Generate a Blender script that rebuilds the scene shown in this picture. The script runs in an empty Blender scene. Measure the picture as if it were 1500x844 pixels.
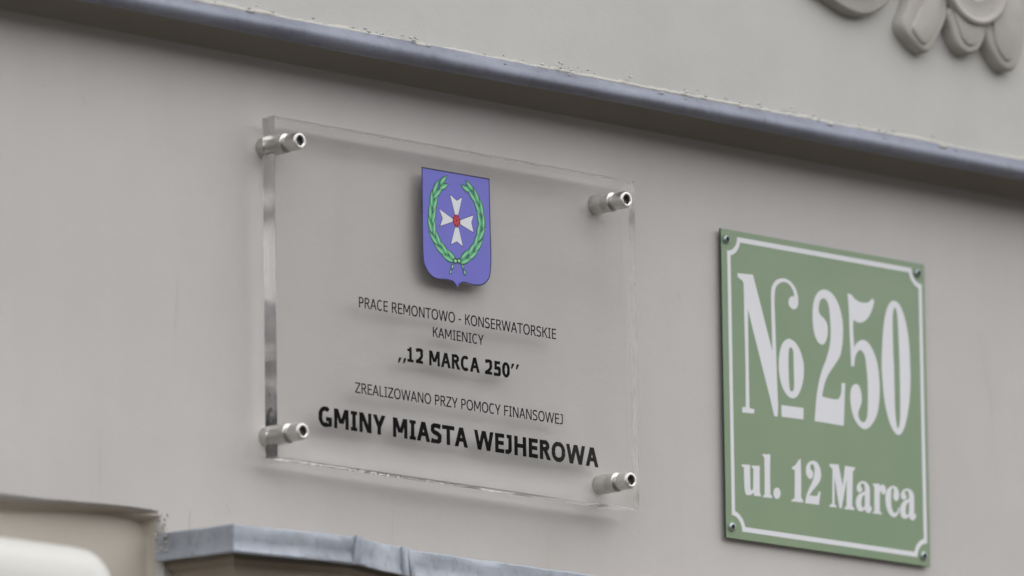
import bpy, bmesh, math, random
from mathutils import Vector, Matrix, noise
from math import sin, cos, pi, radians
random.seed(7)
S = bpy.context.scene
C = S.collection

# ------------------------------------------------------------------ camera
cd = bpy.data.cameras.new('camera'); cam = bpy.data.objects.new('camera', cd); C.objects.link(cam)
cf = Vector((0.72004894, 0.67264774, 0.17051261))
cr = Vector((0.68431927, -0.7290525, -0.01376935))
cu = Vector((-0.11505072, -0.12659967, 0.98525928))
m = Matrix((cr, cu, -cf)).transposed().to_4x4()
m.translation = Vector((-5.17743299, -4.83659984, -1.22605224))
cam.matrix_world = m
cd.sensor_width = 36; cd.lens = 36 * 14380.78 / 1500
cd.clip_start = 0.05; cd.clip_end = 500
cd.dof.use_dof = True; cd.dof.focus_distance = 7.16; cd.dof.aperture_fstop = 6.5
S.camera = cam

# ------------------------------------------------------------------ light
SUN_EL, SUN_AZ = radians(34), radians(158)      # azimuth clockwise from +Y
w = bpy.data.worlds.new('World'); S.world = w; w.use_nodes = True
nt = w.node_tree; bg = nt.nodes['Background']
sky = nt.nodes.new('ShaderNodeTexSky'); sky.sky_type = 'NISHITA'; sky.sun_disc = False
sky.sun_elevation = SUN_EL; sky.sun_rotation = SUN_AZ; sky.dust_density = 1.0
hs = nt.nodes.new('ShaderNodeHueSaturation'); hs.inputs['Saturation'].default_value = 0.22
nt.links.new(sky.outputs[0], hs.inputs['Color']); 
cl = nt.nodes.new('ShaderNodeMix'); cl.data_type = 'RGBA'; cl.inputs[0].default_value = 0.75     # an even cloud layer over the sky
cl.inputs[7].default_value = (5.2, 5.15, 5.1, 1)
nt.links.new(hs.outputs[0], cl.inputs[6]); nt.links.new(cl.outputs[2], bg.inputs[0])
bg.inputs[1].default_value = 0.145
sd = bpy.data.lights.new('sun', 'SUN'); so = bpy.data.objects.new('sun', sd); C.objects.link(so)
sd.energy = 1.5; sd.angle = radians(175); sd.color = (1, 0.985, 0.97)
sv = Vector((sin(SUN_AZ) * cos(SUN_EL), cos(SUN_AZ) * cos(SUN_EL), sin(SUN_EL)))
so.rotation_euler = sv.to_track_quat('Z', 'Y').to_euler(); so.location = (2, -4, 5)
S.view_settings.view_transform = 'Standard'; S.view_settings.look = 'None'
S.view_settings.exposure = 0.86; S.view_settings.gamma = 1
cy = S.cycles
cy.max_bounces = 40; cy.glossy_bounces = 32; cy.transmission_bounces = 32; cy.diffuse_bounces = 4
cy.use_denoising = True; cy.blur_glossy = 0.0
cy.sample_clamp_indirect = 6

# ------------------------------------------------------------------ materials
def mat(name, col, rough=0.6, metal=0.0, spec=0.5):
    mt = bpy.data.materials.new(name); mt.use_nodes = True
    b = mt.node_tree.nodes['Principled BSDF']
    b.inputs['Base Color'].default_value = (*col, 1); b.inputs['Roughness'].default_value = rough
    b.inputs['Metallic'].default_value = metal; b.inputs['Specular IOR Level'].default_value = spec
    return mt, mt.node_tree, b
def nz(t, scale, detail=4, rough=.55, vec=None):
    n = t.nodes.new('ShaderNodeTexNoise'); n.inputs['Scale'].default_value = scale
    n.inputs['Detail'].default_value = detail; n.inputs['Roughness'].default_value = rough
    if vec is None:
        g = t.nodes.new('ShaderNodeTexCoord'); vec = g.outputs['Object']
    t.links.new(vec, n.inputs['Vector']); return n
def ramp(t, fac, stops):
    r = t.nodes.new('ShaderNodeValToRGB'); e = r.color_ramp.elements
    while len(e) < len(stops): e.new(.5)
    for k, (p, c) in enumerate(stops): e[k].position = p; e[k].color = (*c, 1)
    t.links.new(fac, r.inputs[0]); return r
def mixc(t, fac, a, b, mode='MIX'):
    x = t.nodes.new('ShaderNodeMix'); x.data_type = 'RGBA'; x.blend_type = mode
    for s, v in ((0, fac), (6, a), (7, b)):
        if hasattr(v, 'node'): t.links.new(v, x.inputs[s])
        elif isinstance(v, tuple): x.inputs[s].default_value = (*v, 1)
        else: x.inputs[s].default_value = v
    return x.outputs[2]
def bump(t, b, h, dist, strength=1.0, prev=None):
    n = t.nodes.new('ShaderNodeBump'); n.inputs['Distance'].default_value = dist; n.inputs['Strength'].default_value = strength
    t.links.new(h, n.inputs['Height'])
    if prev is not None: t.links.new(prev, n.inputs['Normal'])
    t.links.new(n.outputs[0], b.inputs['Normal']); return n.outputs[0]

def plaster(name, c1, c2, fine=.00025, coarse=.0022):
    mt, t, b = mat(name, c1, .75, spec=.25)
    a = nz(t, 5, 6, .6); r = ramp(t, a.outputs[0], [(.3, c2), (.7, c1)])
    # specks and hairline marks in the paint
    v = t.nodes.new('ShaderNodeTexVoronoi'); v.inputs['Scale'].default_value = 26
    g = t.nodes.new('ShaderNodeTexCoord'); t.links.new(g.outputs['Object'], v.inputs['Vector'])
    mk = nz(t, 9, 2); mr = ramp(t, mk.outputs[0], [(.60, (0, 0, 0)), (.66, (1, 1, 1))])
    sp = ramp(t, v.outputs['Distance'], [(.035, (1, 1, 1)), (.06, (0, 0, 0))])
    mul = t.nodes.new('ShaderNodeMath'); mul.operation = 'MULTIPLY'
    t.links.new(sp.outputs[0], mul.inputs[0]); t.links.new(mr.outputs[0], mul.inputs[1])
    m2 = t.nodes.new('ShaderNodeMath'); m2.operation = 'MULTIPLY'; m2.inputs[1].default_value = .30
    t.links.new(mul.outputs[0], m2.inputs[0])
    # faint rain streaks
    mp = t.nodes.new('ShaderNodeMapping'); mp.inputs['Scale'].default_value = (9, 9, .8); t.links.new(g.outputs['Object'], mp.inputs[0])
    st = nz(t, 2.2, 5, .6, mp.outputs[0]); sr = ramp(t, st.outputs[0], [(.35, (.97, .967, .96)), (.65, (1, 1, 1))])
    col = mixc(t, 1.0, r.outputs[0], sr.outputs[0], 'MULTIPLY')
    col = mixc(t, m2.outputs[0], col, (.10, .09, .075))
    t.links.new(col, b.inputs['Base Color'])
    f = nz(t, 420, 3, .5); n1 = bump(t, b, f.outputs[0], fine, .5)
    c = nz(t, 22, 3, .5); n2 = bump(t, b, c.outputs[0], coarse, .35, n1)
    return mt
M = {}
M['wall'] = plaster('painted_plaster', (.51, .496, .492), (.472, .457, .45))
M['upper'] = plaster('upper_plaster', (.495, .495, .482), (.46, .458, .445))
M['orn'] = plaster('stucco', (.41, .395, .375), (.33, .312, .29), .0007, .003)
M['filler'] = mat('old_filler', (.42, .41, .38), .9)[0]
M['crack'] = mat('crack_line', (.36, .35, .34), .9)[0]
M['beige'] = plaster('beige_plaster', (.52, .485, .43), (.48, .44, .385))
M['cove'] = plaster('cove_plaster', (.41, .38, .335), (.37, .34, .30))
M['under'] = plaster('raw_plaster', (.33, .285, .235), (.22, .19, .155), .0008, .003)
def sheet_metal(name, c1, c2, rough, metal=.75):
    mt, t, b = mat(name, c1, rough, metal)
    a = nz(t, 14, 8, .65); r = ramp(t, a.outputs[0], [(.3, c2), (.5, c1), (.72, tuple(min(1, x * 1.35) for x in c1))])
    g = t.nodes.new('ShaderNodeTexCoord'); mp = t.nodes.new('ShaderNodeMapping'); mp.inputs['Scale'].default_value = (1, 1, .8)
    t.links.new(g.outputs['Object'], mp.inputs[0]); s = nz(t, 160, 5, .6, mp.outputs[0])
    col = mixc(t, .35, r.outputs[0], ramp(t, s.outputs[0], [(.30, tuple(x * .45 for x in c1)), (.48, c1)]).outputs[0])
    t.links.new(col, b.inputs['Base Color'])
    rr = t.nodes.new('ShaderNodeMapRange'); t.links.new(a.outputs[0], rr.inputs[0]); rr.inputs[3].default_value = rough - .12; rr.inputs[4].default_value = rough + .15
    t.links.new(rr.outputs[0], b.inputs['Roughness'])
    n1 = bump(t, b, nz(t, 60, 4).outputs[0], .0012, .5); bump(t, b, nz(t, 14, 3).outputs[0], .006, .35, n1)
    return mt
M['zinc'] = sheet_metal('cornice_flashing_metal', (.21, .225, .28), (.13, .14, .185), .6, .3)
M['lead'] = sheet_metal('lead_sheet', (.32, .35, .40), (.17, .19, .225), .55, .4)
mt, t, b = mat('brushed_steel', (.56, .55, .53), .38, 1.0)
bump(t, b, nz(t, 900, 2).outputs[0], .0001, .4); M['steel'] = mt
M['steel_dark'] = mat('socket_steel', (.20, .20, .195), .4, .9)[0]
M['washer'] = mat('zinc_screw', (.33, .38, .40), .38, .85)[0]
M['recess_dark'] = mat('screw_recess', (.03, .035, .035), .6)[0]
mt, t, b = mat('clear_acrylic', (1, 1, 1), 0.0); b.inputs['Transmission Weight'].default_value = 1; b.inputs['IOR'].default_value = 1.49; M['acrylic'] = mt
mt, t, b = mat('sawn_acrylic_edge', (.98, .985, .985), .2); b.inputs['Transmission Weight'].default_value = 1; b.inputs['IOR'].default_value = 1.49; M['acrylic_edge'] = mt
M['ink'] = mat('black_print', (.006, .006, .007), .8, spec=.1)[0]
M['blue'] = mat('blue_print', (.155, .155, .60), .45)[0]
M['navy'] = mat('dark_outline_print', (.012, .012, .06), .45)[0]
M['white'] = mat('white_print', (.74, .77, .80), .45)[0]
M['red'] = mat('red_print', (.55, .02, .05), .45)[0]
M['dgreen'] = mat('dark_green_print', (.008, .06, .04), .45)[0]
M['lgreen'] = mat('green_print', (.09, .46, .21), .45)[0]
M['pgreen'] = mat('pale_green_print', (.32, .70, .42), .45)[0]
mt, t, b = mat('green_enamel', (.23, .30, .23), .2)
a = nz(t, 7, 3); r = ramp(t, a.outputs[0], [(.35, (.185, .27, .17)), (.65, (.21, .285, .18))]); t.links.new(r.outputs[0], b.inputs['Base Color'])
bump(t, b, nz(t, 8, 2).outputs[0], .0015, .5); M['enamel'] = mt
mt, t, b = mat('sign_lettering_white', (.66, .67, .71), .22); M['signwhite'] = mt
M['edge'] = mat('sign_edge', (.03, .04, .03), .5)[0]
mt, t, b = mat('cream_lacquer', (.55, .55, .525), .4)
bump(t, b, nz(t, 12, 2).outputs[0], .002, .3); M['cream'] = mt
mt, t, b = mat('asphalt', (.05, .05, .052), .9); bump(t, b, nz(t, 80, 5).outputs[0], .01, .6); M['asphalt'] = mt
mt, t, b = mat('paving', (.13, .11, .085), .9); bump(t, b, nz(t, 60, 5).outputs[0], .006, .5); M['paving'] = mt

# ------------------------------------------------------------------ helpers
def empty(name, loc, label, cat, group=None):
    o = bpy.data.objects.new(name, None); C.objects.link(o); o.location = loc; o.empty_display_size = .05
    o['label'] = label; o['category'] = cat
    if group: o['group'] = group
    return o
def wloc(o):
    v = Vector(o.location)
    while o.parent: o = o.parent; v += o.location
    return v
def link(name, me, parent=None, mats=(), smooth=False, origin=None, label=None):
    """mesh given in world coordinates; becomes an object (origin = given point) under parent"""
    o = bpy.data.objects.new(name, me); C.objects.link(o)
    org = Vector(origin) if origin else (wloc(parent) if parent else Vector((0, 0, 0)))
    me.transform(Matrix.Translation(-org))
    if parent: o.parent = parent; o.location = org - wloc(parent)
    else: o.location = org
    for x in mats: me.materials.append(x)
    if smooth:
        for p in me.polygons: p.use_smooth = True
    if label: o['label'] = label
    return o
def bmfin(bm, name):
    bmesh.ops.recalc_face_normals(bm, faces=bm.faces); me = bpy.data.meshes.new(name); bm.to_mesh(me); bm.free(); return me
def add_box(bm, x0, x1, y0, y1, z0, z1, bev=0, seg=2):
    r = bmesh.ops.create_cube(bm, size=1)
    bmesh.ops.scale(bm, vec=(x1 - x0, y1 - y0, z1 - z0), verts=r['verts'])
    bmesh.ops.translate(bm, vec=((x0 + x1) / 2, (y0 + y1) / 2, (z0 + z1) / 2), verts=r['verts'])
    if bev:
        es = list({e for v in r['verts'] for e in v.link_edges})
        bmesh.ops.bevel(bm, geom=es, offset=bev, segments=seg, profile=.5, affect='EDGES')
def smooth_path(pts, closed=True, n=5):
    """pts: [x,y,corner]; straight between two corners, Catmull-Rom elsewhere"""
    N = len(pts); out = []
    for i in range(N if closed else N - 1):
        p1, p2 = pts[i], pts[(i + 1) % N]
        P1, P2 = Vector(p1[:2]), Vector(p2[:2])
        if p1[2] and p2[2]: out.append(P1); continue
        P0 = Vector(pts[(i - 1) % N][:2]) if (closed or i > 0) and not p1[2] else None
        P3 = Vector(pts[(i + 2) % N][:2]) if (closed or i + 2 < N) and not p2[2] else None
        L = (P2 - P1).length
        def tan(a, bb, c):
            d = (c - a); return d.normalized() * L if d.length else d
        T1 = tan(P0, P1, P2) if P0 is not None else None
        T2 = tan(P1, P2, P3) if P3 is not None else None
        if T1 is None and T2 is None: T1 = T2 = P2 - P1
        elif T1 is None: T1 = (P2 - P1) * 1.5 - T2 * .5
        elif T2 is None: T2 = (P2 - P1) * 1.5 - T1 * .5
        for k in range(n):
            s = k / n; s2, s3 = s * s, s ** 3
            out.append(P1 * (2 * s3 - 3 * s2 + 1) + T1 * (s3 - 2 * s2 + s) + P2 * (-2 * s3 + 3 * s2) + T2 * (s3 - s2))
    if not closed: out.append(Vector(pts[-1][:2]))
    return out
def fill_curve(paths, y, th=.05, bevel=0, res=1):
    """closed 2D outlines in mm (x, z) -> thin solid mesh whose front is towards -Y, in metres, centred on plane y (m)"""
    cu_ = bpy.data.curves.new('outline', 'CURVE'); cu_.dimensions = '2D'; cu_.fill_mode = 'BOTH'; cu_.extrude = th / 2
    cu_.bevel_depth = bevel; cu_.bevel_resolution = res
    for p in paths:
        s = cu_.splines.new('POLY'); s.points.add(len(p) - 1)
        for k, q in enumerate(p): s.points[k].co = (q[0], q[1], 0, 1)
        s.use_cyclic_u = True
    return curve_mesh(cu_, y)
def curve_mesh(cu_, y, mtx=None):
    o = bpy.data.objects.new('tmp', cu_); C.objects.link(o); bpy.context.view_layer.update()
    dg = bpy.context.evaluated_depsgraph_get(); me = bpy.data.meshes.new_from_object(o.evaluated_get(dg))
    bpy.data.objects.remove(o); me.materials.clear()
    if mtx: me.transform(mtx)
    me.transform(Matrix(((.001, 0, 0, 0), (0, 0, -.001, y), (0, .001, 0, 0), (0, 0, 0, 1))))
    return me
def letter(ch, w):
    """humanist sans capitals as flat strokes; unit capital height; returns (advance, polygons)"""
    P = []; vw, hw = w, w * .86          # upright and level stroke weights
    wide = 1 + (w - .1) * 1.1
    def quad(*p): P.append([p])
    def box(x0, y0, x1, y1): quad((x0, y0), (x1, y0), (x1, y1), (x0, y1))
    def diag(xa, ya, xb, yb, k=1.0):     # level-cut slanted stroke, given by its centre line
        h = math.hypot(xb - xa, yb - ya) / abs(yb - ya) * vw * .5 * k
        quad((xa - h, ya), (xa + h, ya), (xb + h, yb), (xb - h, yb))
    def band(pts, wv=None):              # stroke along a curved centre line; weight follows direction
        o_, i_ = [], []
        for k, p in enumerate(pts):
            a_ = pts[max(0, k - 1)]; c_ = pts[min(len(pts) - 1, k + 1)]
            t_ = Vector((c_[0] - a_[0], c_[1] - a_[1])).normalized(); ww = hw * abs(t_.x) + vw * abs(t_.y)
            if abs(t_.x) > .3 and abs(t_.y) > .3: ww = hw + (vw - hw) * abs(t_.y)
            n_ = Vector((-t_.y, t_.x)) * ww / 2
            o_.append((p[0] + n_.x, p[1] + n_.y)); i_.append((p[0] - n_.x, p[1] - n_.y))
        P.append([(o_[k], o_[k + 1], i_[k + 1], i_[k]) for k in range(len(pts) - 1)])
    def sup(cx_, cy_, rx, ry, a0, a1, n=24, e=.86):
        out = []
        for k in range(n + 1):
            a_ = radians(a0 + (a1 - a0) * k / n); c_, s_ = cos(a_), sin(a_)
            out.append((cx_ + rx * math.copysign(abs(c_) ** e, c_), cy_ + ry * math.copysign(abs(s_) ** e, s_)))
        return out
    sb = .095; W = .6
    if ch == ' ': return .37 * wide, P
    if ch == '-': box(.06, .33, .40, .33 + hw); return .48, P
    if ch == '\u201e' or ch == '\u201d':
        y0 = -.16 if ch == '\u201e' else .64
        for x in (.06, .06 + vw * 1.9): quad((x, y0), (x + vw * .55, y0), (x + vw * 1.45, y0 + .36), (x + vw * .45, y0 + .36))
        return .06 + vw * 3.2, P
    W = {'A': .80, 'C': .70, 'E': .56, 'F': .55, 'G': .78, 'H': .73, 'I': .38, 'J': .40, 'K': .68, 'L': .53, 'M': .86, 'N': .72, 'O': .83, 'P': .59, 'R': .69,
         'S': .62, 'T': .74, 'W': 1.18, 'Y': .76, 'Z': .67, '1': .50, '2': .58, '5': .57, '0': .62}[ch] * wide
    sb = {'A': .012, 'C': .06, 'G': .06, 'O': .06, 'S': .06, 'T': .01, 'W': .02, 'Y': .005, 'Z': .05, '1': .13, '2': .08, '5': .09, '0': .06, 'I': .06, 'J': .03, 'K': .095}.get(ch, .095)
    sbr = {'E': .05, 'F': .03, 'L': .02, 'P': .05, 'R': .0, 'K': .0, 'C': .04, 'J': .09}.get(ch, sb)
    h = vw / 2; g = hw / 2
    if ch == 'A':
        d = vw * .53; diag(d, 0, W / 2 - vw * .04, 1); diag(W - d, 0, W / 2 + vw * .04, 1); box(W * .2, .27, W * .8, .27 + hw * .95)
    elif ch in 'CG':
        rx = W if ch == 'C' else W - h * .4
        pts = sup(rx * .53 + 0, .5, rx * .53 - h, .5 - g + .012, 48 if ch == 'C' else 50, 312 if ch == 'C' else 300, 30)
        band(pts)
        if ch == 'G': box(W - vw, .07, W, .5); box(W * .55, .5 - hw, W - vw + .001, .5); band([pts[-1], (W - vw * .9, .085 + g * .4), (W - vw * .3, .13 + g * .3)])
    elif ch in 'EF':
        box(0, 0, vw, 1); box(vw, 1 - hw, W, 1); box(vw, .52 - g, W * .94, .52 + g)
        if ch == 'E': box(vw, 0, W, hw)
    elif ch == 'H': box(0, 0, vw, 1); box(W - vw, 0, W, 1); box(vw, .52 - g, W - vw, .52 + g)
    elif ch == 'I': box(W / 2 - h, 0, W / 2 + h, 1); box(0, 0, W, hw * .85); box(0, 1 - hw * .85, W, 1)
    elif ch == 'J': band([(W - h, 1)] + [(W - h, .5)] + sup(W - h - .24, .26, .24, .26 - g - .005, 0, -88, 12)[1:] + [(0, g)]); box(W * .22, 1 - hw * .9, W - h, 1)
    elif ch == 'K': box(0, 0, vw, 1); diag(vw * 1.05, .46, W - vw * .62, 1, .95); diag(W - vw * .6, 0, vw + (W - vw) * .27, .6, .98)
    elif ch == 'L': box(0, 0, vw, 1); box(vw, 0, W, hw)
    elif ch == 'M':
        s_ = vw * .93; box(0, 0, s_, 1); box(W - s_, 0, W, 1); lo = .26
        diag(W / 2 - vw * .1, lo, s_ * .72, 1, .95); diag(W / 2 + vw * .1, lo, W - s_ * .72, 1, .95)
    elif ch == 'N': box(0, 0, vw * .95, 1); box(W - vw * .95, 0, W, 1); diag(W - vw * .62, 0, vw * .62, 1, .98)
    elif ch in 'O0': band(sup(W / 2, .5, W / 2 - h, .5 - g + .012, 0, 360, 48, .88))
    elif ch in 'PR':
        box(0, 0, vw, 1); r_ = W if ch == 'P' else W * .86; lo = .40 if ch == 'P' else .44
        c_ = r_ * .5; ry = (1 - lo) / 2
        band([(vw * .5, 1 - g), (c_, 1 - g)] + sup(c_, lo + ry, r_ - c_ - h, ry - g, 90, -90, 18)[1:-1] + [(c_, lo + g), (vw * .5, lo + g)])
        if ch == 'R': diag(W - vw * .6, 0, r_ * .52, lo + g, 1.0)
    elif ch == 'S':
        p = [(W * .93, .885 - g * .2), (W * .74, .965 - g * .75), (W * .5, 1.008 - g), (W * .22, .93 - g * .6), (h * 1.02, .745), (W * .2, .60), (W * .5, .52), (W * .82, .42), (W - h * 1.02, .262), (W * .78, .075 + g * .5), (W * .47, -.008 + g), (W * .22, .03 + g * .7), (W * .02, .10 + g * .3)]
        band([tuple(q) for q in smooth_path([(*q, 0) for q in p], False, 5)])
    elif ch == 'T': box(0, 1 - hw, W, 1); box(W / 2 - h, 0, W / 2 + h, 1 - hw)
    elif ch == 'W':
        d = vw * .5; q1, q2 = W * .27, W * .73
        diag(q1, 0, d, 1, .96); diag(q1, 0, W / 2 - vw * .05, 1, .96); diag(q2, 0, W / 2 + vw * .05, 1, .96); diag(q2, 0, W - d, 1, .96)
    elif ch == 'Y': box(W / 2 - h, 0, W / 2 + h, .45); diag(W / 2 - vw * .03, .40, vw * .55, 1); diag(W / 2 + vw * .03, .40, W - vw * .55, 1)
    elif ch == 'Z': box(0, 0, W, hw); box(W * .02, 1 - hw, W, 1); diag(vw * .55, hw * .9, W - vw * .55, 1 - hw * .9, 1)
    elif ch == '1': box(0, 0, W, hw * .9); box(W / 2 - h, 0, W / 2 + h, 1); box(0, .80 - hw * .4, W / 2, .80 + hw * .4); quad((W / 2 - h, .8), (W / 2 + h, .8), (W / 2 + h, 1), (W / 2 - h * .2, 1))
    elif ch == '2':
        p = [(W * .04, .86), (W * .25, .965 - g * .8), (W * .48, 1.01 - g), (W * .80, .93 - g * .4), (W - h * 1.1, .72), (W * .82, .50), (W * .5, .26), (W * .12, hw * .6)]
        band([tuple(q) for q in smooth_path([(*q, 0) for q in p], False, 5)]); box(0, 0, W, hw)
    elif ch == '5':
        box(W * .1, 1 - hw, W * .93, 1); box(W * .1, .48, W * .1 + vw, 1)
        p = [(W * .1, .50 + g * .4), (W * .42, .615 - g), (W * .80, .55 - g * .3), (W - h, .32), (W * .80, .08 + g * .4), (W * .42, -.008 + g), (W * .18, .03 + g * .6), (W * .01, .09 + g * .3)]
        band([tuple(q) for q in smooth_path([(*q, 0) for q in p], False, 5)])
    return sb + W + sbr, [[[(x + sb, y) for x, y in f_] for f_ in grp] for grp in P]
def text_mesh(body, x0, z0, x1, cap, y, w):
    """lettering fitted between x0 and x1 (mm) on baseline z0 with capital height cap (mm)"""
    bm = bmesh.new(); cur = 0; k = 0
    for ch in body:
        adv, gr = letter(ch, w)
        for grp in gr:
            k += 1
            for f_ in grp: bm.faces.new([bm.verts.new((cur + px, -(k % 7) * 1e-6, pz)) for px, pz in f_])
        cur += adv - .015
    bmesh.ops.remove_doubles(bm, verts=bm.verts, dist=1e-5)
    xs_ = [v.co.x for v in bm.verts]; a_, b_ = min(xs_), max(xs_); sx = (x1 - x0) / (b_ - a_)
    print('TEXT', body, 'x/y ratio', round(sx / cap, 3))
    for v in bm.verts: v.co = (((v.co.x - a_) * sx + x0) * .001, y + v.co.y, (z0 + v.co.z * cap) * .001)
    return bmfin(bm, 'text')
def join_meshes(ms):
    bm = bmesh.new()
    for x in ms: bm.from_mesh(x)
    me = bpy.data.meshes.new('joined'); bm.to_mesh(me); bm.free(); return me
def lathe_y(prof, cx_, cz_, seg=48):
    """prof: (radius, y, hexflag) along the axis -Y"""
    bm = bmesh.new(); rings = []
    for r, y, hx in prof:
        ring = []
        for k in range(seg):
            a = 2 * pi * k / seg
            rr = r
            if hx: rr = r * cos(pi / 6) / cos((a + .25) % (pi / 3) - pi / 6)
            ring.append(bm.verts.new((cx_ + rr * cos(a), y, cz_ + rr * sin(a))))
        rings.append(ring)
    for A, B in zip(rings, rings[1:]):
        for k in range(seg): bm.faces.new((A[k], A[(k + 1) % seg], B[(k + 1) % seg], B[k]))
    bm.faces.new(rings[0]); bm.faces.new(rings[-1])
    return bmfin(bm, 'lathe')
def autosmooth(o, deg=35):
    me = o.data; ang = radians(deg)
    for p in me.polygons: p.use_smooth = True
    bm = bmesh.new(); bm.from_mesh(me)
    for e in bm.edges:
        e.smooth = len(e.link_faces) == 2 and e.calc_face_angle(0) < ang
    bm.to_mesh(me); bm.free()

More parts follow.
